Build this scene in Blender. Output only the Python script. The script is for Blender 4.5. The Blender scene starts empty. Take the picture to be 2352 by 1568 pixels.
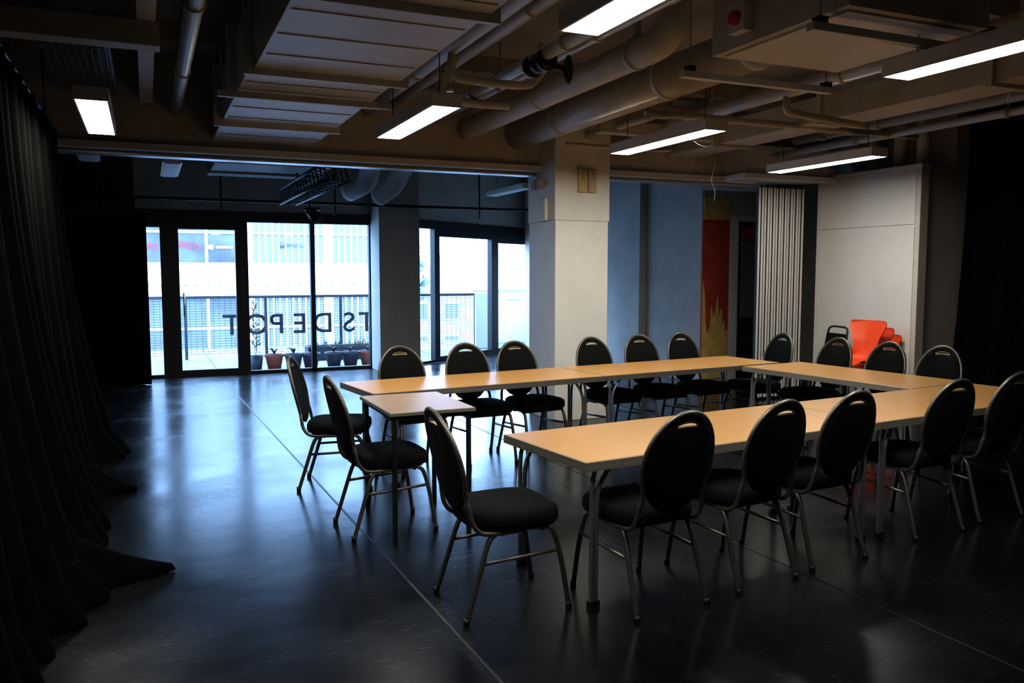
import bpy, bmesh, math, random
from mathutils import Vector, Matrix
random.seed(7)
R=math.radians
sc=bpy.context.scene
# ------------------------------------------------------------ materials
def mat(name,col,rough=.6,metal=0,var=0,scale=8,bump=0,emis=None,es=0,spec=.5,coat=0,stretch=None,var2=None):
    m=bpy.data.materials.new(name); m.use_nodes=True
    nt=m.node_tree; b=nt.nodes['Principled BSDF']
    c=(col[0],col[1],col[2],1)
    b.inputs['Base Color'].default_value=c
    b.inputs['Roughness'].default_value=rough
    b.inputs['Metallic'].default_value=metal
    b.inputs['Specular IOR Level'].default_value=spec
    b.inputs['Coat Weight'].default_value=coat
    if emis:
        b.inputs['Emission Color'].default_value=(*emis,1); b.inputs['Emission Strength'].default_value=es
    if var or bump:
        tc=nt.nodes.new('ShaderNodeTexCoord'); mp=nt.nodes.new('ShaderNodeMapping')
        nt.links.new(tc.outputs['Object'],mp.inputs[0])
        if stretch: mp.inputs['Scale'].default_value=stretch
        n=nt.nodes.new('ShaderNodeTexNoise'); n.inputs['Scale'].default_value=scale; n.inputs['Detail'].default_value=6
        nt.links.new(mp.outputs[0],n.inputs['Vector'])
        if var:
            r=nt.nodes.new('ShaderNodeValToRGB')
            r.color_ramp.elements[0].position=.3; r.color_ramp.elements[1].position=.7
            r.color_ramp.elements[0].color=tuple(x*(1-var) for x in c[:3])+(1,)
            r.color_ramp.elements[1].color=tuple(min(1,x*(1+var)) for x in c[:3])+(1,)
            nt.links.new(n.outputs[0],r.inputs[0]); nt.links.new(r.outputs[0],b.inputs['Base Color'])
        if bump:
            bp=nt.nodes.new('ShaderNodeBump'); bp.inputs['Strength'].default_value=bump; bp.inputs['Distance'].default_value=.01
            nt.links.new(n.outputs[0],bp.inputs['Height']); nt.links.new(bp.outputs[0],b.inputs['Normal'])
    return m
M={}
M['cream']=mat('cream_paint',(.55,.53,.475),.6,var=.08,scale=3,bump=.1)
M['ceil']=mat('ceiling_paint',(.40,.385,.35),.8,var=.12,scale=2,bump=.2)
M['pipe']=mat('pipe_paint',(.53,.51,.45),.5,var=.1,scale=5)
M['duct']=mat('duct_paint',(.66,.655,.63),.5,var=.06,scale=3,bump=.15)
M['white']=mat('white_paint',(.70,.695,.665),.55,var=.04,scale=3,bump=.05)
M['colp']=mat('column_paint',(.79,.785,.745),.5,var=.04,scale=4,bump=.08)
M['greyw']=mat('grey_wall',(.44,.415,.37),.7,var=.08,scale=3)
M['dark']=mat('dark_paint',(.02,.022,.024),.6,var=.2)
M['frame']=mat('black_frame',(.009,.009,.010),.45,var=.1)
M['curt']=mat('black_fabric',(.003,.003,.003),.95,var=.3,scale=30,spec=.03)
M['curtg']=mat('grey_fabric',(.0024,.0027,.0022),.95,var=.3,scale=20,spec=.03)
M['seat']=mat('seat_fabric',(.0065,.008,.0083),.9,var=.35,scale=90,bump=.3,spec=.14)
M['metal']=mat('bronze_tube',(.16,.15,.135),.42,.8,var=.1,scale=20)
M['alu']=mat('aluminium',(.50,.50,.49),.38,.9,var=.05)
M['alup']=mat('partition_profile',(.62,.61,.57),.5,.2,var=.04)
M['rim']=mat('table_edge',(.36,.34,.30),.4,.6,var=.05)
M['dkleg']=mat('black_tube',(.02,.02,.022),.4,.3,var=.1)
M['brass']=mat('handle_trim',(.42,.37,.29),.4,.8,var=.05)
M['orange']=mat('orange_plastic',(.80,.085,.012),.45,var=.04)
M['beige']=mat('beige_plastic',(.62,.48,.26),.5,var=.05)
M['plast']=mat('white_plastic',(.7,.7,.66),.4,var=.03)
M['red']=mat('red_plastic',(.5,.03,.02),.4,var=.05)
M['wood']=mat('laminate_beech',(.54,.30,.11),.33,var=.06,scale=6,stretch=(1,6,1))
M['wood2']=mat('laminate_pale',(.40,.28,.18),.35,var=.05,scale=6,stretch=(6,1,1))
M['lamp']=mat('lamp_diffuser',(.9,.9,.9),.5,emis=(1,.95,.85),es=45,var=.001)
M['pred']=mat('mural_red',(.38,.05,.02),.7,var=.25,scale=6)
M['pyel']=mat('mural_yellow',(.58,.40,.13),.7,var=.2,scale=9)
M['deck']=mat('deck_stone',(.15,.165,.185),.8,var=.15,scale=2)
M['road']=mat('asphalt',(.30,.32,.35),.9,var=.1)
M['bwhite']=mat('render_white',(.56,.56,.56),.7,var=.03,scale=.5)
M['bglass']=mat('office_glass',(.075,.083,.09),.25,var=.5,scale=.8)
M['blind']=mat('office_blind',(.15,.155,.16),.8,var=.08,scale=1)
M['brick']=mat('hazed_brick',(.36,.32,.30),.9,var=.15,scale=2)  # far brick, paled so the colour carries the distance haze
M['roof']=mat('hazed_slate',(.24,.25,.27),.8,var=.15,scale=2)  # far roofs, haze put into the base colour as well
M['terra']=mat('terracotta',(.22,.05,.03),.8,var=.1)
M['potd']=mat('dark_pot',(.03,.035,.045),.6,var=.1)
M['leaf']=mat('foliage',(.03,.05,.025),.7,var=.4,scale=10)
M['tree']=mat('tree_foliage',(.18,.21,.19),.8,var=.3,scale=1)
M['soil']=mat('soil',(.03,.02,.015),.9,var=.3)
M['steel']=mat('railing_steel',(.05,.06,.07),.5,.5,var=.1)
M['sign']=mat('sign_letter',(.012,.015,.025),.5,var=.05)
M['textred']=mat('bunting_red',(.35,.015,.025),.7,var=.05)
M['tape']=mat('floor_tape',(.010,.011,.014),.40,var=.5,scale=3)
# floor vinyl
def floor_mat():
    m=bpy.data.materials.new('dance_floor_vinyl'); m.use_nodes=True
    nt=m.node_tree; b=nt.nodes['Principled BSDF']; L=nt.links
    tc=nt.nodes.new('ShaderNodeTexCoord')
    n=nt.nodes.new('ShaderNodeTexNoise'); n.inputs['Scale'].default_value=1.3; n.inputs['Detail'].default_value=3
    L.new(tc.outputs['Object'],n.inputs['Vector'])
    r=nt.nodes.new('ShaderNodeValToRGB'); r.color_ramp.elements[0].position=.3; r.color_ramp.elements[1].position=.75
    r.color_ramp.elements[0].color=(.004,.0043,.0052,1); r.color_ramp.elements[1].color=(.009,.0097,.012,1)
    L.new(n.outputs[0],r.inputs[0])
    # scuffs
    mp=nt.nodes.new('ShaderNodeMapping'); mp.inputs['Rotation'].default_value=(0,0,.7); mp.inputs['Scale'].default_value=(4,40,1)
    L.new(tc.outputs['Object'],mp.inputs[0])
    n2=nt.nodes.new('ShaderNodeTexNoise'); n2.inputs['Scale'].default_value=2.5; n2.inputs['Detail'].default_value=4; n2.inputs['Distortion'].default_value=1.5
    L.new(mp.outputs[0],n2.inputs['Vector'])
    r2=nt.nodes.new('ShaderNodeValToRGB'); r2.color_ramp.elements[0].position=.58; r2.color_ramp.elements[1].position=.80
    r2.color_ramp.elements[0].color=(0,0,0,1); r2.color_ramp.elements[1].color=(.5,.5,.5,1)
    L.new(n2.outputs[0],r2.inputs[0])
    mx=nt.nodes.new('ShaderNodeMixRGB'); mx.inputs[2].default_value=(.035,.034,.034,1)
    L.new(r2.outputs[0],mx.inputs[0]); L.new(r.outputs[0],mx.inputs[1]); L.new(mx.outputs[0],b.inputs['Base Color'])
    mr=nt.nodes.new('ShaderNodeMapRange'); mr.inputs[1].default_value=.3; mr.inputs[2].default_value=.7; mr.inputs[3].default_value=.17; mr.inputs[4].default_value=.28
    ad=nt.nodes.new('ShaderNodeMath'); ad.operation='MULTIPLY_ADD'; ad.inputs[1].default_value=.2
    L.new(n.outputs[0],mr.inputs[0]); L.new(r2.outputs[0],ad.inputs[0]); L.new(mr.outputs[0],ad.inputs[2]); L.new(ad.outputs[0],b.inputs['Roughness'])
    n3=nt.nodes.new('ShaderNodeTexNoise'); n3.inputs['Scale'].default_value=5; n3.inputs['Detail'].default_value=4
    L.new(tc.outputs['Object'],n3.inputs['Vector'])
    bp=nt.nodes.new('ShaderNodeBump'); bp.inputs['Strength'].default_value=.10; bp.inputs['Distance'].default_value=.01
    L.new(n3.outputs[0],bp.inputs['Height']); L.new(bp.outputs[0],b.inputs['Normal'])
    b.inputs['Specular IOR Level'].default_value=.66
    b.inputs['Specular Tint'].default_value=(.72,.84,1,1)
    return m
M['floor']=floor_mat()
def glass_mat():
    m=bpy.data.materials.new('window_glass'); m.use_nodes=True
    nt=m.node_tree; nt.nodes.clear(); o=nt.nodes.new('ShaderNodeOutputMaterial')
    t=nt.nodes.new('ShaderNodeBsdfTransparent'); t.inputs[0].default_value=(.95,.98,1,1)
    g=nt.nodes.new('ShaderNodeBsdfGlossy'); g.inputs['Roughness'].default_value=.02
    mx=nt.nodes.new('ShaderNodeMixShader'); mx.inputs[0].default_value=.04
    nt.links.new(t.outputs[0],mx.inputs[1]); nt.links.new(g.outputs[0],mx.inputs[2])
    nt.links.new(mx.outputs[0],o.inputs[0]); return m
M['glass']=glass_mat()
# ------------------------------------------------------------ builder
class B:
    def __init__(s): s.v=[];s.f=[];s.m=[];s.sm=[];s.mats=[]
    def mi(s,k):
        if k not in s.mats: s.mats.append(k)
        return s.mats.index(k)
    def add(s,vs,fs,k,smooth=False):
        o=len(s.v); i=s.mi(k); s.v+= [tuple(v) for v in vs]
        for f in fs: s.f.append([o+a for a in f]); s.m.append(i); s.sm.append(smooth)
    def box(s,a,b,k,rot=0,piv=None):
        x0,y0,z0=a;x1,y1,z1=b
        vs=[Vector(p) for p in [(x0,y0,z0),(x1,y0,z0),(x1,y1,z0),(x0,y1,z0),(x0,y0,z1),(x1,y0,z1),(x1,y1,z1),(x0,y1,z1)]]
        if rot:
            p=Vector(piv) if piv else Vector(((x0+x1)/2,(y0+y1)/2,0)); m=Matrix.Rotation(rot,3,'Z')
            vs=[m@(v-p)+p for v in vs]
        s.add(vs,[(0,3,2,1),(4,5,6,7),(0,1,5,4),(1,2,6,5),(2,3,7,6),(3,0,4,7)],k)
    def tube(s,pts,r,k,n=10,closed=False,cap=True):
        P=[Vector(p) for p in pts]; N=len(P); rings=[]
        prev=None
        for i,p in enumerate(P):
            if closed: t=(P[(i+1)%N]-P[i-1]).normalized()
            else: t=(P[min(i+1,N-1)]-P[max(i-1,0)]).normalized()
            if prev is None:
                a=Vector((0,0,1)) if abs(t.z)<.9 else Vector((1,0,0))
                u=t.cross(a).normalized()
            else:
                u=(prev-t*prev.dot(t)).normalized()
            prev=u; w=t.cross(u)
            rr=r[i] if isinstance(r,(list,tuple)) else r
            rings.append([p+u*math.cos(2*math.pi*j/n)*rr+w*math.sin(2*math.pi*j/n)*rr for j in range(n)])
        vs=[v for q in rings for v in q]; fs=[]
        for i in range(N if closed else N-1):
            a=i*n;b=((i+1)%N)*n
            for j in range(n): fs.append((a+j,a+(j+1)%n,b+(j+1)%n,b+j))
        if cap and not closed:
            fs.append(tuple(range(n))[::-1]); fs.append(tuple((N-1)*n+j for j in range(n)))
        s.add(vs,fs,k,True)
    def obj(s,name,loc=(0,0,0),rot=0,bevel=0):
        me=bpy.data.meshes.new(name); me.from_pydata(s.v,[],s.f)
        for k in s.mats: me.materials.append(M[k])
        for p,i,q in zip(me.polygons,s.m,s.sm): p.material_index=i; p.use_smooth=q
        bm=bmesh.new(); bm.from_mesh(me); bmesh.ops.recalc_face_normals(bm,faces=bm.faces); bm.to_mesh(me); bm.free()
        o=bpy.data.objects.new(name,me); sc.collection.objects.link(o); o.location=loc; o.rotation_euler=(0,0,rot)
        if bevel:
            md=o.modifiers.new('bevel','BEVEL'); md.width=bevel; md.segments=2; md.limit_method='ANGLE'; md.angle_limit=R(50)
        return o
def inst(o,name,loc,rot):
    c=bpy.data.objects.new(name,o.data); sc.collection.objects.link(c); c.location=loc; c.rotation_euler=(0,0,rot)
    for md in o.modifiers:
        n=c.modifiers.new(md.name,md.type)
        n.width=md.width; n.segments=md.segments; n.limit_method=md.limit_method; n.angle_limit=md.angle_limit
    return c
def smooth(pts,k=4):
    """Catmull-Rom"""
    P=[Vector(p) for p in pts]; out=[]
    for i in range(len(P)-1):
        p0=P[max(i-1,0)];p1=P[i];p2=P[i+1];p3=P[min(i+2,len(P)-1)]
        for j in range(k):
            t=j/k
            out.append(.5*((2*p1)+(p2-p0)*t+(2*p0-5*p1+4*p2-p3)*t*t+(3*p1-p0-3*p2+p3)*t**3))
    out.append(P[-1]); return out
CH=3.4
# ------------------------------------------------------------ shell
b=B(); poly=[(-1.1,-2),(8.6,-2),(8.6,9.6),(8.6,10.2),(7.3,10.2),(7.3,15.3),(4.0,13.12),(-1.1,13.12)]
n=len(poly); vs=[(x,y,0) for x,y in poly]+[(x,y,-.015) for x,y in poly]
b.add(vs,[tuple(range(n)),tuple(range(n,2*n))[::-1]]+[(i,(i+1)%n,n+(i+1)%n,n+i) for i in range(n)],'floor'); b.obj('floor')
b=B(); vs=[(x,y,CH) for x,y in poly]+[(x,y,CH+.15) for x,y in poly]
b.add(vs,[tuple(range(n)),tuple(range(n,2*n))[::-1]]+[(i,(i+1)%n,n+(i+1)%n,n+i) for i in range(n)],'ceil'); b.obj('ceiling')
b=B(); b.box((-1.3,-2.2,0),(-1.1,13.3,CH),'dark'); b.obj('wall_left')
b=B(); b.box((-1.1,-2.2,0),(8.8,-2,CH),'dark'); b.obj('wall_back')
b=B(); b.box((8.6,-2,0),(8.8,10.4,CH),'greyw'); b.obj('wall_right')
# studio right wall with pilaster
b=B(); b.box((7.1,9.55,0),(7.3,15.35,CH),'greyw'); b.box((6.98,10.95,0),(7.1,11.55,CH),'greyw'); b.box((6.85,14.2,0),(7.1,14.9,CH),'greyw'); b.obj('wall_studio_side')
b=B(); b.box((7.3,10.2,0),(8.6,10.4,CH),'dark'); b.obj('wall_lobby')
# beam for folding partition
b=B(); b.box((-1.1,7.95,2.62),(6.65,8.35,CH),'cream'); b.box((-1.1,7.90,2.60),(6.65,8.0,2.66),'white')
b.box((-1.1,8.05,2.57),(6.65,8.2,2.62),'alu')
b.box((6.2,7.55,2.62),(7.5,8.95,2.98),'cream'); b.box((6.15,7.5,2.60),(7.5,7.56,2.66),'white'); b.box((6.15,7.56,2.60),(6.21,8.0,2.66),'white')
b.obj('partition_track_beam',bevel=.004)
# far window wall
b=B(); b.box((-1.1,13.1,0),(-.12,13.3,CH),'dark'); b.box((-.12,13.1,2.32),(3.95,13.3,CH),'greyw'); b.box((-.12,13.08,2.30),(3.95,13.2,2.46),'frame')
b.obj('wall_far')
def slant(bb,s0,s1,z0,z1,t0,t1,k):
    A=Vector((3.95,13.1)); d=Vector((.8357,.5483)); nn=Vector((-.5483,.8357))
    c=[A+d*s0+nn*t0,A+d*s1+nn*t0,A+d*s1+nn*t1,A+d*s0+nn*t1]
    vs=[(p.x,p.y,z0) for p in c]+[(p.x,p.y,z1) for p in c]
    if k=='glass': bb.add([vs[i] for i in (0,1,5,4)],[(0,1,2,3)],k); return
    bb.add(vs,[(0,3,2,1),(4,5,6,7),(0,1,5,4),(1,2,6,5),(2,3,7,6),(3,0,4,7)],k)
b=B(); slant(b,0,3.85,2.32,CH,0,.2,'greyw'); slant(b,0,3.85,2.28,2.42,-.02,.1,'frame'); b.obj('wall_far_slanted')
# windows
def window(name,parts,panes,f):
    b=B()
    for p in parts: f(b,*p,'frame')
    for p in panes: f(b,*p,'glass')
    return b.obj(name)
def ff(bb,x0,x1,z0,z1,t0,t1,k):
    if k=='glass': bb.add([(x0,13.1+t0,z0),(x1,13.1+t0,z0),(x1,13.1+t0,z1),(x0,13.1+t0,z1)],[(0,1,2,3)],k)
    else: bb.box((x0,13.1+t0,z0),(x1,13.1+t1,z1),k)
window('window_1',[(-.12,-.06,0,2.3,0,.1),(.20,.38,0,2.3,0,.1),(-.06,.2,0,.05,0,.1),(-.06,.2,2.2,2.3,0,.1)],[(-.06,.2,.05,2.2,.04,.05)],ff)
b=B()
for p in [(.38,.45,.0,2.3,.01,.08),(1.24,1.30,0,2.3,.01,.08),(.45,1.24,0,.10,.01,.08),(.45,1.24,2.18,2.3,.01,.08)]: ff(b,*p,'frame')
ff(b,.45,1.24,.10,2.18,.04,.05,'glass'); b.tube([(.5,13.06,.9),(.5,13.06,1.25)],.012,'alu'); b.tube([(.5,13.06,.93),(.5,13.12,.93)],.008,'alu'); b.tube([(.5,13.06,1.22),(.5,13.12,1.22)],.008,'alu')
b.obj('door_1')
window('window_2',[(1.30,1.42,0,2.3,0,.1),(2.35,2.42,0,2.3,0,.1),(1.42,3.35,0,.05,0,.1),(3.28,3.35,0,2.3,0,.1)],[(1.42,2.35,.05,2.3,.04,.05),(2.42,3.28,.05,2.3,.04,.05)],ff)
window('window_3',[(0,.08,0,2.28,0,.1),(.66,.80,0,2.28,0,.1),(.08,.66,0,.05,0,.1),(2.38,2.60,0,2.28,0,.1),(.8,2.38,0,.10,0,.1),(.8,2.38,2.16,2.28,0,.1),(2.6,3.85,0,.10,0,.1),(3.72,3.85,0,2.28,0,.1),(2.6,3.72,2.1,2.28,0,.1)],
  [(.08,.66,.05,2.28,.04,.05),(.8,2.38,.1,2.16,.04,.05),(2.6,3.72,.1,2.1,.04,.05)],slant)
# columns
b=B(); b.box((3.84,7.61,0),(4.46,8.24,2.08),'colp'); b.box((3.83,7.60,2.08),(4.47,8.25,CH),'colp'); b.obj('column',bevel=.006)
b=B(); b.box((3.30,12.55,0),(3.95,13.09,CH),'greyw'); b.obj('column.001',bevel=.006)
b=B()
b.box((4.085,7.555,2.37),(4.175,7.60,2.60),'beige'); b.box((4.20,7.555,2.37),(4.29,7.60,2.60),'beige')
b.box((4.12,7.545,2.40),(4.14,7.556,2.57),'brass'); b.box((4.235,7.545,2.40),(4.255,7.556,2.57),'brass'); b.obj('wall_speaker_pair',bevel=.006)
b=B(); b.box((3.79,7.75,2.08),(3.83,7.92,2.32),'plast'); b.obj('wall_sensor_box',bevel=.02)
b=B(); b.box((3.78,7.98,2.42),(3.83,8.07,2.52),'greyw'); b.box((3.78,7.86,2.42),(3.83,7.95,2.52),'greyw'); b.tube([(3.81,7.98,2.52),(3.81,7.98,2.9)],.01,'greyw'); b.obj('light_switch',bevel=.005)
# cupboard + pier
b=B(); b.box((7.605,6.36,0),(8.6,7.8,2.66),'greyw'); b.box((8.05,6.36,2.66),(8.6,7.8,CH),'greyw'); b.obj('wall_pier')
b=B()
b.box((7.5,6.33,0),(7.6,7.8,2.68),'white'); b.box((7.485,6.38,.08),(7.502,7.74,2.04),'white'); b.box((7.485,6.38,2.06),(7.502,7.74,2.62),'white')
b.box((7.48,6.31,0),(7.6,6.37,2.68),'cream'); b.box((7.47,6.3,2.64),(7.6,7.82,2.69),'cream'); b.obj('cupboard',bevel=.004)
# folded partition
b=B()
for i in range(8):
    x=6.74+i*.088; pv=(x,7.96,0); ro=R(-38)
    b.box((x,7.98,.03),(x+.060,8.80,2.56),'dark',ro,pv); b.box((x,7.955,.03),(x+.022,7.98,2.56),'alup',ro,pv); b.box((x+.038,7.955,.03),(x+.060,7.98,2.56),'alup',ro,pv); b.box((x+.022,7.972,.03),(x+.038,7.98,2.56),'dark',ro,pv)
    b.box((x+.015,8.05,2.56),(x+.045,8.1,2.6),'dark',ro,pv); b.box((x+.015,8.1,0),(x+.045,8.7,.03),'dark',ro,pv)
b.obj('folding_partition')
# mural and door
b=B(); b.box((7.3,9.55,0),(7.56,9.65,CH),'cream'); b.box((7.56,9.55,2.35),(8.6,9.65,CH),'cream'); b.obj('wall_lobby_front')
b=B(); b.box((7.1,9.517,0.05),(7.55,9.547,2.32),'pred')
b.box((7.1,9.502,2.28),(7.55,9.519,2.6),'pyel')
pts=[(7.1,.05),(7.55,.05),(7.55,.75),(7.51,.70),(7.49,.88),(7.455,.82),(7.44,1.05),(7.39,.95),(7.365,1.25),(7.325,1.0),(7.30,.92),(7.26,1.1),(7.235,.8),(7.195,.7),(7.17,.85),(7.14,1.3),(7.1,1.45)]
vs=[(x,9.512,z) for x,z in pts]+[(x,9.519,z) for x,z in pts]; n=len(pts)
b.add(vs,[tuple(range(n)),tuple(range(n,2*n))[::-1]],'pyel'); b.obj('mural_painting')
b=B(); b.box((7.57,9.5,0),(7.70,9.62,2.35),'white'); b.box((7.70,9.52,2.27),(8.5,9.62,2.35),'white'); b.box((8.42,9.5,0),(8.54,9.62,2.35),'white')
b.box((7.72,9.55,0.01),(8.4,9.59,2.25),'dark'); b.box((7.78,9.54,.9),(8.3,9.552,2.0),'blind'); b.box((7.78,9.54,2.02),(8.3,9.552,2.2),'pred'); b.obj('door_2')
# ------------------------------------------------------------ curtains
def curtain(path,ztop,zbot,k,flare=0,fd=(1,0),amp=.05,freq=26,pud=0,ns=260,nz=26,seed=0,bumps=()):
    P=[Vector(p) for p in path]; L=[0]
    for i in range(1,len(P)): L.append(L[-1]+(P[i]-P[i-1]).length)
    rnd=random.Random(seed); ph=[rnd.uniform(0,6.3) for _ in range(8)]
    vs=[];fs=[]
    for i in range(ns):
        s=L[-1]*i/(ns-1); j=0
        while j<len(L)-2 and s>L[j+1]: j+=1
        t=(s-L[j])/(L[j+1]-L[j]); p=P[j].lerp(P[j+1],t); d=(P[j+1]-P[j]).normalized(); nn=Vector((d.y,-d.x))
        bm_=sum(h*math.exp(-((s-c0)/wd)**2) for c0,wd,h in bumps)
        for q in range(nz):
            w=1-(1-q/(nz-1))**1.6; z=ztop+(zbot-ztop)*w
            a=amp*(.6+.7*w)*(math.sin(freq*s+ph[0]+.6*math.sin(2.1*s+ph[1]))+.4*math.sin(freq*.43*s+ph[2]+w*.8))
            fl=flare*w**2.2*(.8+.2*math.sin(1.9*s+ph[3])+.12*math.sin(5*s+ph[4]))+bm_*w**24
            if pud and w>.93: fl+=pud*((w-.93)/.07)*(.7+.5*math.sin(4*s+ph[5])); z=max(zbot,z)+.03*abs(math.sin(9*s+ph[6]))*(1 if w<.999 else .1)
            vs.append((p.x+nn.x*a+fd[0]*fl,p.y+nn.y*a+fd[1]*fl,z))
    for i in range(ns-1):
        for q in range(nz-1): fs.append((i*nz+q,(i+1)*nz+q,(i+1)*nz+q+1,i*nz+q+1))
    bb=B(); bb.add(vs,fs,k,True)
    return bb
b=curtain([(-.66,-.5),(-.66,7.9)],2.72,.006,'curtg',flare=.34,amp=.035,freq=21,pud=.08,ns=420,nz=56,seed=3,bumps=((5.05,.13,.34),(6.9,.16,.2)))
b.tube([(-.68,-.5,2.76),(-.68,7.9,2.76)],.018,'dkleg')
for i in range(28): b.tube([(-.68,.2+i*.28,2.76),(-.66,.2+i*.28,2.70)],.006,'dkleg',6)
for i in range(5): b.tube([(-.68,.3+i*1.8,2.76),(-.68,.3+i*1.8,CH)],.008,'dkleg',6)
b.obj('stage_curtain')
b=curtain([(-1.0,12.35),(.02,12.45)],2.34,.006,'curt',flare=.02,fd=(0,-1),amp=.03,freq=34,seed=5,ns=160)
b.obj('window_curtain')
b=curtain([(8.05,6.2),(7.85,5.6),(7.7,3.5),(7.6,-1.5)],3.2,.006,'curt',flare=.22,fd=(-1,.25),amp=.05,freq=17,seed=9,ns=300)
b.tube([(8.05,6.2,3.22),(7.85,5.6,3.22),(7.7,3.5,3.22),(7.6,-1.5,3.22)],.018,'dkleg')
b.obj('blackout_curtain')
# ------------------------------------------------------------ lights
LZ=2.595
def lamp(loc,first=[None]):
    if first[0] is None:
        h=.69
        b=B(); b.box((-.10,-h,.025),(.10,h,.075),'plast'); b.box((-.085,-h+.015,-.005),(.085,h-.015,.025),'lamp')
        b.box((-.10,-h,-.005),(-.088,h,.025),'plast') ; b.box((.088,-h,-.005),(.10,h,.025),'plast')
        b.box((-.10,-h,-.005),(.10,-h+.012,.025),'plast'); b.box((-.10,h-.012,-.005),(.10,h,.025),'plast')
        b.box((-.03,-.55,.075),(.03,.55,.10),'plast')
        for y in(-.55,.55): b.tube([(0,y,.08),(0,y,.36)],.003,'dkleg',6)
        first[0]=b.obj('ceiling_light_fitting',loc)
    else: inst(first[0],'ceiling_light_fitting',loc,0)
for x,y in [(-.27,6.40),(-.27,2.96),(1.77,5.72),(1.77,2.60),(3.87,5.74),(3.74,2.66),(6.08,6.27)]: lamp((x,y,LZ))
# ------------------------------------------------------------ ceiling services
b=B()
b.box((.62,1.0,2.74),(1.50,5.2,3.18),'duct'); b.box((.58,5.2,2.72),(1.46,7.9,3.10),'duct')
for y in (2.2,3.66,5.14): b.box((.56,y-.02,2.70),(1.55,y+.02,3.22),'duct')
for y in (5.75,6.9): b.box((.52,y-.02,2.68),(1.50,y+.02,3.14),'duct')
b.box((.45,5.62,2.66),(1.58,5.66,2.70),'pipe'); b.tube([(.48,5.64,2.68),(.48,5.64,CH)],.006,'alu',6); b.tube([(1.56,5.64,2.68),(1.56,5.64,CH)],.006,'alu',6)
for i in range(9): b.box((.64,1.4+i*.42,2.735),(1.48,1.41+i*.42,2.742),'greyw')
for i in range(6): b.box((.60,5.4+i*.42,2.715),(1.44,5.41+i*.42,2.722),'greyw')
b.obj('air_duct',bevel=.004)
b=B(); b.tube(smooth([(3.0,7.95,2.98),(3.0,6.5,2.98),(3.0,4.9,2.98),(3.0,4.55,2.98),(3.0,4.42,3.02),(3.0,4.36,3.12),(3.0,4.36,CH)]),.10,'pipe',20)
for y in (4.75,6.2): b.tube([(3.0,y,2.98),(3.0,y+.04,2.98)],.108,'pipe',20); b.box((2.98,y,3.07),(3.02,y+.04,CH),'pipe')
b.obj('overhead_pipe')
b=B(); b.tube([(3.57,4.3,2.97),(3.57,7.95,2.97)],.15,'pipe',22); b.tube(smooth([(3.57,4.3,2.97),(3.57,4.15,2.99),(3.57,4.05,3.08),(3.57,4.0,CH)]),.15,'pipe',22)
for y in (5.2,6.9): b.tube([(3.57,y,2.97),(3.57,y+.05,2.97)],.158,'pipe',22); b.box((3.55,y,3.1),(3.59,y+.05,CH),'pipe')
b.obj('overhead_pipe')
for x,z,r,y0,y1 in [(2.86,3.2,.09,-1.9,4.2),(1.98,3.10,.06,-1.9,7.95),(2.22,3.16,.05,-1.9,7.95),(2.45,2.98,.045,2.0,6.6),(2.68,3.05,.035,-1.9,7.95),(4.75,3.0,.06,-1.9,7.95),(5.1,3.15,.04,-1.9,7.95),(6.55,2.86,.035,-1.9,7.5),(6.85,3.05,.05,-1.9,7.5),(.28,2.95,.05,-1.9,7.9),(.05,3.2,.03,-1.9,7.9)]:
    b=B(); b.tube([(x,y0,z),(x,y1,z)],r,'pipe',14)
    for y in (1.5,3.1,4.7,6.3): 
        if y0<y<y1: b.tube([(x,y,z),(x,y+.03,z)],r+.01,'pipe',14); b.tube([(x,y+.015,z+r),(x,y+.015,CH)],.005,'alu',6)
    b.obj('overhead_pipe')
# cross pipes
for pts,r in [([(1.98,5.5,3.1),(1.98,5.5,2.92),(2.1,5.5,2.88),(2.5,5.5,2.88),(2.6,5.5,2.92),(2.68,5.5,3.02)],.03),
              ([(2.2,6.3,3.12),(2.2,6.3,2.95),(2.35,6.3,2.9),(2.75,6.3,2.9)],.035),
              ([(2.45,6.6,2.98),(2.45,6.75,3.0),(2.3,6.9,3.1),(2.22,7.2,3.16)],.045),
              ([(3.8,5.9,2.86),(6.9,5.9,2.86)],.03),([(4.1,4.7,3.2),(7.5,4.7,3.2)],.05),([(4.5,6.9,3.1),(7.3,6.9,3.1)],.07),([(3.8,7.3,2.8),(4.9,7.3,2.8),(5.0,7.3,2.9),(5.0,7.3,CH)],.02),
              ([(4.75,5.3,3.0),(4.75,5.3,2.85),(4.9,5.3,2.82),(5.6,5.3,2.78)],.03),
              ([(-1.1,4.4,3.25),(.5,4.4,3.25)],.045),([(4.2,6.4,2.95),(4.2,7.6,2.95)],.04)]:
    b=B(); b.tube(smooth(pts),r,'pipe',12); b.obj('branch_pipe')
# valve
b=B(); c=Vector((2.45,5.1,2.94))
b.tube([c+Vector((0,-.12,0)),c+Vector((0,-.09,0))],.075,'dkleg',16); b.tube([c+Vector((0,.09,0)),c+Vector((0,.12,0))],.075,'dkleg',16)
b.tube([c+Vector((0,-.09,0)),c+Vector((0,0,0)),c+Vector((0,.09,0))],[.05,.07,.05],'dkleg',16)
b.tube([c+Vector((0,0,0)),c+Vector((.20,-.03,-.03))],.022,'dkleg',10)
w=c+Vector((.20,-.03,-.03)); ax=Vector((.75,-.65,-.1)).normalized(); u=ax.cross(Vector((0,0,1))).normalized(); v=ax.cross(u)
b.tube([w+u*.085*math.cos(t*math.pi/12)+v*.085*math.sin(t*math.pi/12) for t in range(24)],.011,'dkleg',8,closed=True)
for t in range(4): b.tube([w,w+(u*math.cos(t*math.pi/2)+v*math.sin(t*math.pi/2))*.085],.007,'dkleg',6)
b.obj('gate_valve')
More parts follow.
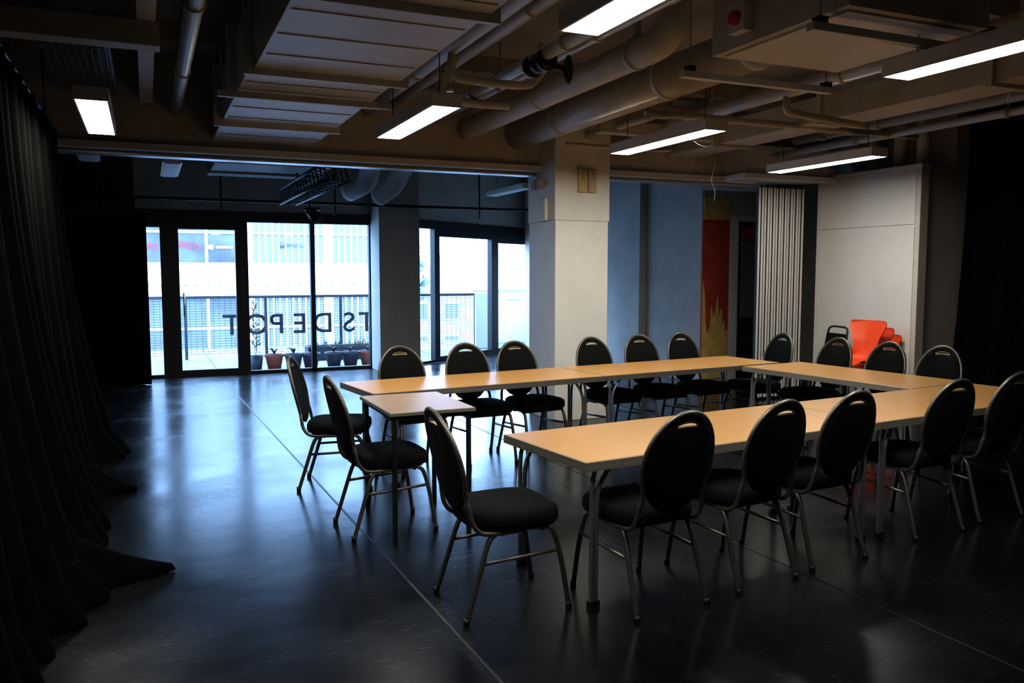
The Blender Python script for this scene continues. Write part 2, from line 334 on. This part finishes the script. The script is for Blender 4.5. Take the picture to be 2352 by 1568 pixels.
# fan coil units
def fcu(x0,x1,y0,y1,z0,iso):
    b=B(); b.box((x0,y0,z0),(x1,y1,z0+.38),'cream'); b.box((x0+.05,y0+.05,z0-.012),(x1-.05,y1-.05,z0),'duct')
    for y in (y0+.12,y1+.13):
        b.box((x0-.12,y-.025,z0-.10),(x1+.08,y+.025,z0-.06),'white')
        for x in (x0-.06,x1+.04): b.tube([(x,y,z0-.1),(x,y,CH)],.006,'alu',6); b.box((x-.025,y-.03,z0-.06),(x+.025,y+.03,z0-.03),'dkleg')
    if iso:
        b.box((x0-.06,y1-.35,z0+.06),(x0,y1-.22,z0+.21),'plast'); b.tube([(x0-.09,y1-.285,z0+.135),(x0-.06,y1-.285,z0+.135)],.04,'red',14)
        b.box((x0+.3,y0+.3,z0+.38),(x0+.5,y0+.5,z0+.42),'duct')
    b.obj('fan_coil_unit',bevel=.004)
fcu(3.06,4.02,3.02,4.05,2.80,True) ; fcu(4.15,4.62,2.2,2.95,2.86,False); fcu(3.9,4.6,1.0,1.9,2.86,False)
# trunking
b=B(); b.box((5.42,-1.9,2.86),(5.82,7.95,3.08),'cream')
for y in (2,4,5.6,7): b.box((5.38,y,2.83),(5.86,y+.05,3.11),'cream')
for y in (2,4,5.6,7): b.tube([(5.40,y+.02,2.9),(5.40,y+.02,CH)],.006,'alu',6)
b.obj('cable_trunking',bevel=.004)
b=B(); b.box((4.0,6.98,2.88),(5.37,7.1,3.0),'cream'); b.obj('cross_trunking',bevel=.004)
# channel + cable tray on the left
b=B(); b.box((-1.09,5.35,2.86),(.12,5.50,3.0),'cream'); b.obj('cross_trunking',bevel=.004)
b=B(); b.box((.0,-1.5,3.0),(.10,7.9,3.12),'duct'); b.obj('lighting_channel')
b=B()
for x in (-.58,-.18): b.box((x,-1.5,3.02),(x+.012,7.9,3.09),'alu')
for i in range(120): b.box((-.575,-1.4+i*.077,3.02),(-.18,-1.385+i*.077,3.026),'alu')
for i in range(9): b.box((-.56+i*.045,-1.5,3.02),(-.55+i*.045,7.9,3.026),'alu')
b.obj('cable_tray')
# risers above cupboard, beams on ceiling
for x,y in ((7.72,6.5),(7.78,6.85),(7.85,7.3)):
    b=B(); b.tube([(x,y,2.66),(x,y,CH)],.07,'pipe',14); b.tube([(x,y,2.66),(x,y,2.70)],.09,'pipe',14); b.obj('riser_pipe')
b=B()
for y in (.4,3.9,6.75): b.box((-1.1,y,3.26),(8.0,y+.3,CH),'ceil')
b.obj('ceiling_beams')
# hanging cables
b=B()
b.tube(smooth([(3.95,5.6,2.75),(4.0,5.5,2.58),(4.1,5.45,2.54),(4.2,5.5,2.62),(4.25,5.6,2.85)]),.002,'rim',6)
b.tube(smooth([(4.8,6.3,2.9),(4.83,6.3,2.6),(4.78,6.3,2.4),(4.82,6.3,2.3),(4.80,6.28,2.2)]),.002,'rim',6)
b.obj('hanging_cable')
for x,y in [(5.0,6.6),(6.3,6.5),(2.1,5.9),(4.9,3.9)]:
    b=B(); b.tube([(x,y,CH),(x,y,2.92)],.012,'pipe',8); b.tube([(x,y,2.92),(x,y,2.88)],[.02,.03],'alu',10); b.obj('sprinkler_head')
b=B(); b.tube([(.15,5.0,CH),(.15,5.0,3.38)],.05,'red',14); b.tube([(.35,6.8,3.3),(.35,6.8,3.22)],.04,'red',14); b.obj('fire_sounder')
# studio overhead stuff (second room)
b=B(); b.box((.8,9.0,2.85),(2.2,12.0,3.2),'greyw')
for y in (9.3,10.3,11.4): b.box((.75,y,2.82),(2.25,y+.05,3.24),'greyw')
b.obj('air_duct',bevel=.004)
for pts in ([(2.85,8.4,3.1),(2.85,10.6,3.1),(2.85,11.2,3.0),(2.85,11.5,2.8),(2.7,11.9,2.7)],[(3.35,8.4,3.1),(3.35,10.8,3.1),(3.35,11.4,3.0),(3.3,11.7,2.8),(3.15,12.0,2.65)]):
    b=B(); b.tube(smooth(pts),.14,'greyw',18); b.obj('bent_air_pipe')
b=B() # truss
y0,y1=8.7,11.1; T=2.50; X=1.75
for dx,dz in((0,0),(.22,0),(0,.2),(.22,.2)): b.tube([(X+dx,y0,T+dz),(X+dx,y1+.9,T+dz)],.018,'steel',8)
for i in range(15):
    y=y0+i*.22; y2=y+.22
    for a,c in(((0,0),(.22,0)),((0,.2),(.22,.2)),((0,0),(0,.2)),((.22,0),(.22,.2))):
        b.tube([(X+a[0],y,T+a[1]),(X+c[0],y2,T+c[1])],.009,'steel',6)
for y in(9.6,11.2): b.tube([(X+.11,y,2.7),(X+.11,y,2.85)],.01,'dkleg',6)
b.obj('lighting_truss')
for x,y in((2.15,12.0),):
    b=B(); b.tube([(x,y,2.42),(x+.08,y-.2,2.30)],[.06,.09],'dkleg',14); b.tube([(x,y,2.42),(x,y,2.6)],.012,'dkleg',6); b.box((x-.09,y-.1,2.42),(x+.13,y-.02,2.46),'dkleg'); b.obj('stage_spotlight')
b=B(); b.tube([(-1.0,12.4,2.56),(3.3,12.4,2.56)],.022,'dkleg',8); b.tube([(3.3,12.4,2.56),(6.9,12.4,2.56)],.022,'dkleg',8)
for x in(-.5,1.0,2.6,4.9,6.5): b.tube([(x,12.4,2.4),(x,12.4,CH)],.014,'dkleg',6)
b.obj('lighting_bar')
for x,y in((4.9,11.2),(4.9,9.4),(.3,10.4),(-.5,9.2)):
    b=B(); b.box((x-.1,y-.7,2.72),(x+.1,y+.7,2.78),'plast'); b.box((x-.08,y-.68,2.71),(x+.08,y+.68,2.722),'white')
    for q in(-.5,.5): b.tube([(x,y+q,2.78),(x,y+q,CH)],.003,'dkleg',6)
    b.obj('unlit_light_fitting')
# ------------------------------------------------------------ floor seams
for i,(x0,x1) in enumerate([(1.28,.98),(3.15,2.9),(5.2,4.95),(-.35,-.6)]):
    b=B()
    vs=[(x0-.007,-1.9,.0015),(x0+.007,-1.9,.0015),(x1+.007,12.3,.0015),(x1-.007,12.3,.0015)]
    b.add(vs,[(0,1,2,3)],'tape'); b.obj('floor_seam_tape')
# ------------------------------------------------------------ chair
def chair_mesh():
    b=B()
    # seat cushion
    def sup(a,bb,t,e=3.6):
        c,s=math.cos(t),math.sin(t)
        return (a*math.copysign(abs(c)**(2/e),c), bb*math.copysign(abs(s)**(2/e),s))
    N=40; prof=[(.86,.405),(.97,.41),(1.0,.425),(1.0,.455),(.975,.472),(.9,.484),(.6,.490),(.25,.492)]
    vs=[];fs=[]
    for k,z in prof:
        for i in range(N):
            x,y=sup(.222*k,.225*k,2*math.pi*i/N); x*= (1+.05*(y/.22)); vs.append((x,y+.005,z))
    for j in range(len(prof)-1):
        for i in range(N): fs.append((j*N+i,j*N+(i+1)%N,(j+1)*N+(i+1)%N,(j+1)*N+i))
    fs.append(tuple(range(N))[::-1]); fs.append(tuple((len(prof)-1)*N+i for i in range(N)))
    b.add(vs,fs,'seat',True)
    b.add([(-.18,-.18,.398),(.18,-.18,.398),(.18,.18,.398),(-.18,.18,.398)],[(0,1,2,3)],'dkleg')
    # back pad with handle slot
    zc,hh,hw=.695,.235,.190
    yl=lambda z:-.235-.115*max(0,(z-.44))/.49-.0*z
    sc_=Vector((0,.885)); N=48
    outer=[];slot=[]
    for i in range(N):
        t=2*math.pi*i/N; d=Vector((math.cos(t),math.sin(t)))
        # ray-ellipse intersection from slot centre
        A=(d.x/hw)**2+(d.y/hh)**2; o=Vector((0,sc_.y-zc)); Bq=2*(o.y*d.y/hh**2); C=(o.y/hh)**2-1
        r=(-Bq+math.sqrt(Bq*Bq-4*A*C))/(2*A); outer.append(sc_+d*r)
        xx=.062*math.copysign(abs(math.cos(t))**.8,math.cos(t)); zz=.0115*math.copysign(abs(math.sin(t))**.7,math.sin(t))-.10*0
        slot.append(Vector((xx,sc_.y+zz-2.2*xx*xx)))
    ts=[(0,.007),(.04,.012),(.3,.02),(.6,.023),(.88,.02),(.97,.012),(1,.004)]
    for sgn in(1,-1):
        vs=[];fs=[]
        for t,th in ts:
            for i in range(N):
                q=slot[i].lerp(outer[i],t); th2=th*min(1,(outer[i]-slot[i]).length/.12+.3)
                cv=.018*(q.x/hw)**2
                vs.append((q.x,yl(q.y)+cv+sgn*th2*(1 if sgn>0 else .7),q.y))
        for j in range(len(ts)-1):
            for i in range(N): fs.append((j*N+i,j*N+(i+1)%N,(j+1)*N+(i+1)%N,(j+1)*N+i))
        b.add(vs,fs,'seat',True)
    b.tube([(q.x,yl(q.y)+.018*(q.x/hw)**2,q.y) for q in slot],.007,'brass',8,closed=True)
    # outer frame : seat rail -> up -> round the oval
    path=[(.19,.02,.392),(.19,-.13,.392),(.192,-.19,.405),(.188,-.225,.45),(.182,-.238,.51)]
    half=[Vector(p) for p in path]
    for i in range(0,13):
        t=R(-38+i*(128/12)); x=(hw+.008)*math.cos(t); z=zc+(hh+.008)*math.sin(t)
        if i==0: x=.172
        half.append(Vector((x,yl(z)+.018*(x/hw)**2,z)))
    half=smooth(half,3)
    full=half+[Vector((-p.x,p.y,p.z)) for p in reversed(half[:-1])]
    b.tube(full,.0115,'metal',10)
    for s in(1,-1):
        leg=smooth([(s*.205,-.262,.004),(s*.198,-.20,.20),(s*.190,-.155,.34),(s*.188,-.12,.385),(s*.188,-.07,.398),(s*.188,.09,.398),(s*.188,.15,.388),(s*.190,.182,.34),(s*.198,.215,.20),(s*.205,.245,.004)],4)
        b.tube(leg,.0125,'metal',10)
        b.tube([(s*.195,-.185,.26),(s*.193,.198,.28)],.009,'metal',8)
        for y in(-.262,.245): b.tube([(s*.205,y,0),(s*.205,y+.004*0,.03)],.015,'dkleg',10)
    b.tube([(-.188,-.08,.385),(.188,-.08,.385)],.01,'metal',8); b.tube([(-.188,.12,.385),(.188,.12,.385)],.01,'metal',8)
    return b
proto=None
def chair(x,y,deg):
    """deg: facing direction angle from +X"""
    global proto
    rot=R(deg-90)
    if proto is None: proto=chair_mesh().obj('banquet_chair',(x,y,0),rot)
    else: inst(proto,'banquet_chair',(x,y,0),rot)
chair(1.50,3.51,0)
chair(1.30,4.86,3)
chair(1.26,6.00,-20)
for x,y,a in [(2.12,3.31,96),(2.73,3.39,98),(3.30,3.48,95),(4.22,3.60,92),(4.86,3.68,92)]: chair(x,y,a)
for x,y,a in [(1.92,6.25,-85),(2.50,6.30,-88),(3.00,6.34,-84),(3.84,6.45,-84),(4.40,6.52,-86),(4.93,6.57,-84)]: chair(x,y,a)
for x,y,a in [(5.46,6.45,178),(5.54,5.78,182),(5.60,5.24,184),(5.68,4.76,186)]: chair(x,y,a)
# ------------------------------------------------------------ tables
def table(x,y,deg,L,W,li=.07):
    b=B(); H=.70
    b.box((0,0,H-.024),(L,W,H-.002),'rim'); b.box((.006,.006,H-.002),(L-.006,W-.006,H),'wood')
    b.box((0,0,H-.045),(L,.02,H-.024),'rim'); b.box((0,W-.02,H-.045),(L,W,H-.024),'rim'); b.box((0,0.02,H-.045),(.02,W-.02,H-.024),'rim'); b.box((L-.02,.02,H-.045),(L,W-.02,H-.024),'rim')
    for ex,sg in((li,1),(L-li,-1)):
        for yy in(.055,W-.055):
            b.tube(smooth([(ex,yy,.01),(ex,yy,.45),(ex+sg*.005,yy,.6),(ex+sg*.03,yy,H-.035)],3),.0115,'alu',10)
            b.tube(smooth([(ex+sg*.026,yy,.01),(ex+sg*.026,yy,.42),(ex+sg*.04,yy,.56),(ex+sg*.11,yy,H-.035)],3),.0115,'alu',10)
            b.box((ex-.015 if sg>0 else ex-.041,yy-.015,0),(ex+.041 if sg>0 else ex+.015,yy+.015,.03),'dkleg')
        b.tube([(ex+sg*.03,.055,H-.045),(ex+sg*.03,W-.055,H-.045)],.012,'alu',8); b.tube([(ex+sg*.11,.055,H-.045),(ex+sg*.11,W-.055,H-.045)],.012,'alu',8)
    b.obj('folding_table',(x,y,0),R(deg),bevel=.003)
table(1.775,3.20,6,2.05,.76)
ca,sa=math.cos(R(6)),math.sin(R(6))
table(1.775+2.055*ca,3.20+2.055*sa,6,2.05,.76)
table(1.43,5.66,6.3,2.03,.72,.17)
c2,s2=math.cos(R(6.3)),math.sin(R(6.3))
table(1.43+2.035*c2,5.66+2.035*s2,6.3,2.03,.72)
# side table : local x runs +Y
b0=(5.86,4.40)
table(b0[0],b0[1],96,1.68,.76)
# small desk
b=B(); x0,x1,y0,y1=1.25,1.78,4.57,5.30; H=.745
b.box((x0,y0,H-.022),(x1,y1,H-.002),'rim'); b.box((x0+.004,y0+.004,H-.002),(x1-.004,y1-.004,H),'wood2')
for x in(x0+.035,x1-.035):
    for y in(y0+.035,y1-.035): b.box((x-.0125,y-.0125,.0),(x+.0125,y+.0125,H-.022),'dkleg')
for y in(y0+.035,y1-.035): b.box((x0+.035,y-.01,H-.05),(x1-.035,y+.01,H-.022),'dkleg')
for x in(x0+.035,x1-.035): b.box((x-.01,y0+.035,H-.05),(x+.01,y1-.035,H-.022),'dkleg')
b.obj('small_desk',bevel=.003)
# ------------------------------------------------------------ orange stack
def shell(b,ox,oz):
    # faces -X ; smooth moulded profile (x,z,half width)
    ctrl=[(-.25,.40,.15),(-.235,.445,.19),(-.12,.45,.205),(.02,.435,.205),(.12,.445,.19),(.175,.50,.160),(.195,.58,.140),(.205,.66,.150),(.225,.74,.180),(.245,.82,.208),(.255,.86,.205),(.257,.875,.185)]
    prof=smooth(ctrl,4)
    nw=16; vs=[];fs=[]
    for p in prof:
        x,z,w=p
        for i in range(nw+1):
            t=i/nw*2-1; back=min(1,max(0,(z-.44)/.1))
            vs.append((ox+x-back*.055*t*t,w*t,oz+z+(1-back)*.03*t*t))
    for j in range(len(prof)-1):
        for i in range(nw):
            if .795<prof[j].z<.835 and 5<=i<=10: continue
            fs.append((j*(nw+1)+i,j*(nw+1)+i+1,(j+1)*(nw+1)+i+1,(j+1)*(nw+1)+i))
    vs2=[(v[0]+.009,v[1],v[2]-.007) for v in vs]
    b.add(vs,fs,'orange',True); b.add(vs2,[f[::-1] for f in fs],'orange',True)
    for s in(1,-1):
        b.tube(smooth([(ox-.22,s*.2,.01+oz),(ox-.16,s*.18,.38+oz),(ox-.1,s*.17,.42+oz),(ox+.05,s*.17,.42+oz),(ox+.11,s*.18,.38+oz),(ox+.2,s*.2,.01+oz)],3),.011,'alu',8)
b=B()
for i in range(3): shell(b,-.15*i,.08*i)
b.obj('orange_chair_stack',(7.19,6.60,0),R(12))
# black stacking chair
b=B()
b.box((-.20,-.2,.43),(.20,.2,.47),'seat'); 
pts=smooth([(-.20,-.20,.45),(-.2,-.23,.6),(-.185,-.27,.85),(-.15,-.285,.92),(0,-.287,.93),(.15,-.285,.92),(.185,-.27,.85),(.2,-.23,.6),(.20,-.20,.45)],4)
b.tube(pts,.012,'dkleg',8)
vs=[];fs=[]
for j in range(7):
    z=.55+j*.05; y=-.225-.05*(j/6); 
    for i in range(7): x=-.185+.0617*i; vs.append((x,y+.02*(x/.2)**2,z))
fs=[(j*7+i,j*7+i+1,(j+1)*7+i+1,(j+1)*7+i) for j in range(6) for i in range(6)]
b.add(vs,fs,'seat',True); b.add([(v[0],v[1]-.025,v[2]) for v in vs],fs,'seat',True)
for s in(1,-1):
    b.tube([(s*.2,-.2,.45),(s*.21,-.26,0)],.012,'dkleg',8); b.tube([(s*.2,.18,.44),(s*.21,.22,0)],.012,'dkleg',8)
b.obj('stacking_chair',(6.96,7.20,0),R(78),bevel=.012)
# ------------------------------------------------------------ exterior
b=B(); b.box((-6,13.32,-.12),(14,18.2,-.03),'deck')
for x in range(-5,14): b.box((x,13.4,-.03),(x+.02,18.1,-.026),'potd')
b.obj('balcony_deck')
b=B(); b.box((-60,13,-5.2),(90,140,-5),'road'); b.obj('street_ground')
b=B(); Yr=16.0
b.box((-5,Yr-.03,1.07),(6.2,Yr+.03,1.12),'steel')
for i in range(9): b.box((-5+i*1.4,Yr-.025,-.025),(-4.95+i*1.4,Yr+.025,1.08),'steel')
for i in range(22): b.box((-5,Yr-.004,.06+i*.046),(6.2,Yr+.004,.067+i*.046),'steel')
for i in range(112): b.box((-5+i*.1,Yr-.003,.05),(-4.995+i*.1,Yr+.003,1.08),'steel')
b.obj('balcony_railing')
b=B(); b.box((6.2,15.9,-.02),(6.5,16.2,1.12),'bwhite'); b.box((6.5,17.0,-.02),(8,17.1,.9),'bwhite')
b.box((8.0,15.0,-.02),(8.2,17.0,1.25),'bwhite'); b.obj('parapet_wall')
root=bpy.data.objects.new('railing_sign',None); sc.collection.objects.link(root)
for ch,x in zip("TOPEDSTRA",(1.42,1.86,2.24,2.66,3.09,3.60,3.95,4.33,4.75)):
    cu=bpy.data.curves.new('letter',type='FONT'); cu.body=ch; cu.size=.54; cu.extrude=.012; cu.offset=.004; cu.align_x='CENTER'; cu.materials.append(M['sign'])
    o=bpy.data.objects.new('letter_'+ch.lower(),cu); sc.collection.objects.link(o); o.location=(x,Yr+.06,.40); o.rotation_euler=(R(90),0,R(180)); o.parent=root
def pot(x,y,k,h=.26,r=.15):
    b=B(); b.tube([(x,y,-.025),(x,y,h-.07),(x,y,h-.069),(x,y,h-.03)],[r*.72,r,r*1.1,r*1.1],k,18); b.tube([(x,y,h-.03),(x,y,h-.025)],r*.95,'soil',18)
    for i in range(14):
        a=random.uniform(0,6.28); l=random.uniform(.03,.11)
        b.tube([(x,y,h-.03),(x+math.cos(a)*l*.5,y+math.sin(a)*l*.5,h+l*.6),(x+math.cos(a)*l,y+math.sin(a)*l,h+l*.7)],[.006,.012,.003],'leaf',5)
    b.obj('plant_pot')
for x,k in((1.87,'terra'),(2.18,'potd'),(2.46,'potd'),(2.84,'potd'),(3.12,'potd'),(3.42,'terra')): pot(x,13.85,k,.25,.14)
b=B(); x,y=1.58,13.85
b.tube([(x,y,-.025),(x,y,.22)],[.09,.12],'potd',16); b.tube(smooth([(x,y,.2),(x+.02,y,.5),(x-.03,y,.8),(x+.02,y,1.05)]),.006,'leaf',6)
for i in range(60):
    z=random.uniform(.3,1.05); a=random.uniform(0,6.28); l=random.uniform(.05,.13)*(1.4-.8*z)
    p=Vector((x,y,z)); q=p+Vector((math.cos(a)*l,math.sin(a)*l,random.uniform(-.02,.1)))
    b.tube([p,(p+q)/2,q],[.003,.007,.003],'leaf',5)
b.obj('potted_shrub')
b=B(); b.box((2.6,14.9,-.02),(4.6,15.25,.22),'potd'); b.box((2.65,14.95,.22),(4.55,15.2,.24),'soil')
for i in range(60):
    x=random.uniform(2.7,4.5); b.tube([(x,15.08,.22),(x+random.uniform(-.1,.1),15.08,.22+random.uniform(.04,.16))],[.01,.003],'leaf',5)
b.obj('trough_planter')
# office building
b=B(); Y=30
b.box((-40,Y,-5),(8.6,Y+12,9),'bwhite')
for x0,x1,kind in((-14,-5.2,'g'),(-4.8,-.6,'g'),(-.2,2.95,'g'),(3.4,5.85,'b'),(6.15,8.2,'b')):
    b.box((x0,Y-.02,1.87),(x1,Y+.0,4.6),'bglass' if kind=='g' else 'blind')
    b.box((x0,Y-.02,-1.4),(x1,Y+.0,.68),'bglass' if kind=='g' else 'blind')
    nn=int((x1-x0)/(1.05 if kind=='g' else .22))
    for i in range(nn+1):
        xx=x0+(x1-x0)*i/nn; w=.05 if kind=='g' else .03
        for z0,z1 in((1.87,4.6),(-1.4,.68)): b.box((xx-w,Y-.07,z0),(xx+w,Y-.02,z1),'bwhite')
    for z in (2.9,-.35): b.box((x0,Y-.08,z-.04),(x1,Y-.02,z+.04),'bwhite')
    b.box((x0,Y-.15,1.80),(x1,Y,1.88),'greyw'); b.box((x0,Y-.15,.66),(x1,Y,.74),'greyw')
for i in range(60): 
    x=-14+i*.38; b.tube([(x,Y-.03,1.12),(x,Y,1.12)],.045,'blind',10)
b.tube([(4.4,Y-.1,2.5),(4.4,Y-.08,2.5)],.10,'bglass',16); b.box((4.55,Y-.1,2.46),(5.2,Y-.08,2.54),'bglass')
b.tube([(2.05,Y-.1,2.4),(2.05,Y-.08,2.4)],.10,'bwhite',16); b.box((2.2,Y-.1,2.36),(2.75,Y-.08,2.44),'bwhite')
b.obj('office_building')
root=bpy.data.objects.new('christmas_bunting',None); sc.collection.objects.link(root)
for body,x in(("STMAS",-.1),("MERRY",1.25)):
    cu=bpy.data.curves.new('t',type='FONT'); cu.body=body; cu.size=.32; cu.extrude=.005; cu.align_x='CENTER'; cu.materials.append(M['textred'])
    o=bpy.data.objects.new('bunting_text',cu); sc.collection.objects.link(o); o.location=(x,Y-.12,2.35); o.rotation_euler=(R(90),R(12),0); o.parent=root
# terrace houses far right, distance haze painted into their pale colours
for i in range(9):
    b=B(); x=18+i*6; y=62+i*1.5; h=-1.2+.45*i*.6
    b.box((x,y,-5),(x+5.8,y+9,h+1),'brick')
    b.add([(x-.2,y-.3,h+1),(x+6,y-.3,h+1),(x+6,y+4.5,h+3.2),(x-.2,y+4.5,h+3.2),(x-.2,y+9.3,h+1),(x+6,y+9.3,h+1)],[(0,1,2,3),(3,2,5,4),(0,3,4),(1,5,2)],'roof')
    b.box((x+4.9,y+3.8,h+2.5),(x+5.7,y+5.2,h+4.2),'brick')
    for k in range(2):
        for z in(-1.0,-3.6): b.box((x+.8+k*2.6,y-.05,h+z),(x+2.2+k*2.6,y,h+z+1.4),'bwhite'); b.box((x+.9+k*2.6,y-.07,h+z+.1),(x+2.1+k*2.6,y-.05,h+z+1.3),'blind')
    b.obj('terraced_house')
for x,y,k in((13,30,'potd'),(15,36,'bwhite'),(16.5,42,'potd'),(18.5,46,'blind')):
    b=B(); b.box((x,y,-4.8),(x+1.8,y+4.2,-4.1),k); b.box((x+.15,y+.9,-4.1),(x+1.65,y+3.4,-3.55),'bglass')
    for a in(.9,3.3):
        for q in(0,1.8): b.tube([(x+q-.05,y+a,-4.68),(x+q+.05,y+a,-4.68)],.32,'dkleg',14)
    b.obj('parked_car',bevel=.12)
for x,y,s in((16,55,3.2),(34,58,3.6)):
    b=B(); b.tube([(x,y,-5),(x,y,-.5)],[.25,.12],'tree',8)
    for i in range(90):
        v=Vector((random.gauss(0,1),random.gauss(0,1),random.gauss(0,1))).normalized()*random.uniform(.2,1)*s*.7
        c=Vector((x,y,1.2))+v; b.tube([c,c+Vector((random.uniform(-.6,.6),random.uniform(-.6,.6),.5)),c+Vector((random.uniform(-.9,.9),0,.9))],[.1,.35,.05],'tree',6)
    b.obj('street_tree')
# ------------------------------------------------------------ world
w=bpy.data.worlds.new('overcast_sky'); sc.world=w; w.use_nodes=True
bg=w.node_tree.nodes['Background']; bg.inputs[0].default_value=(.36,.60,1.0,1); bg.inputs[1].default_value=16
# ------------------------------------------------------------ camera
cd=bpy.data.cameras.new('camera'); cam=bpy.data.objects.new('camera',cd); sc.collection.objects.link(cam)
cd.sensor_width=36; cd.lens=36*1900/2352; cd.clip_end=300
cam.location=(0,0,1.55); cam.rotation_euler=(R(90-4.78),0,R(-23.8)); sc.camera=cam
sc.view_settings.view_transform='Standard'
try: sc.view_settings.look='Medium High Contrast'
except Exception as e:
    print('LOOK',e)
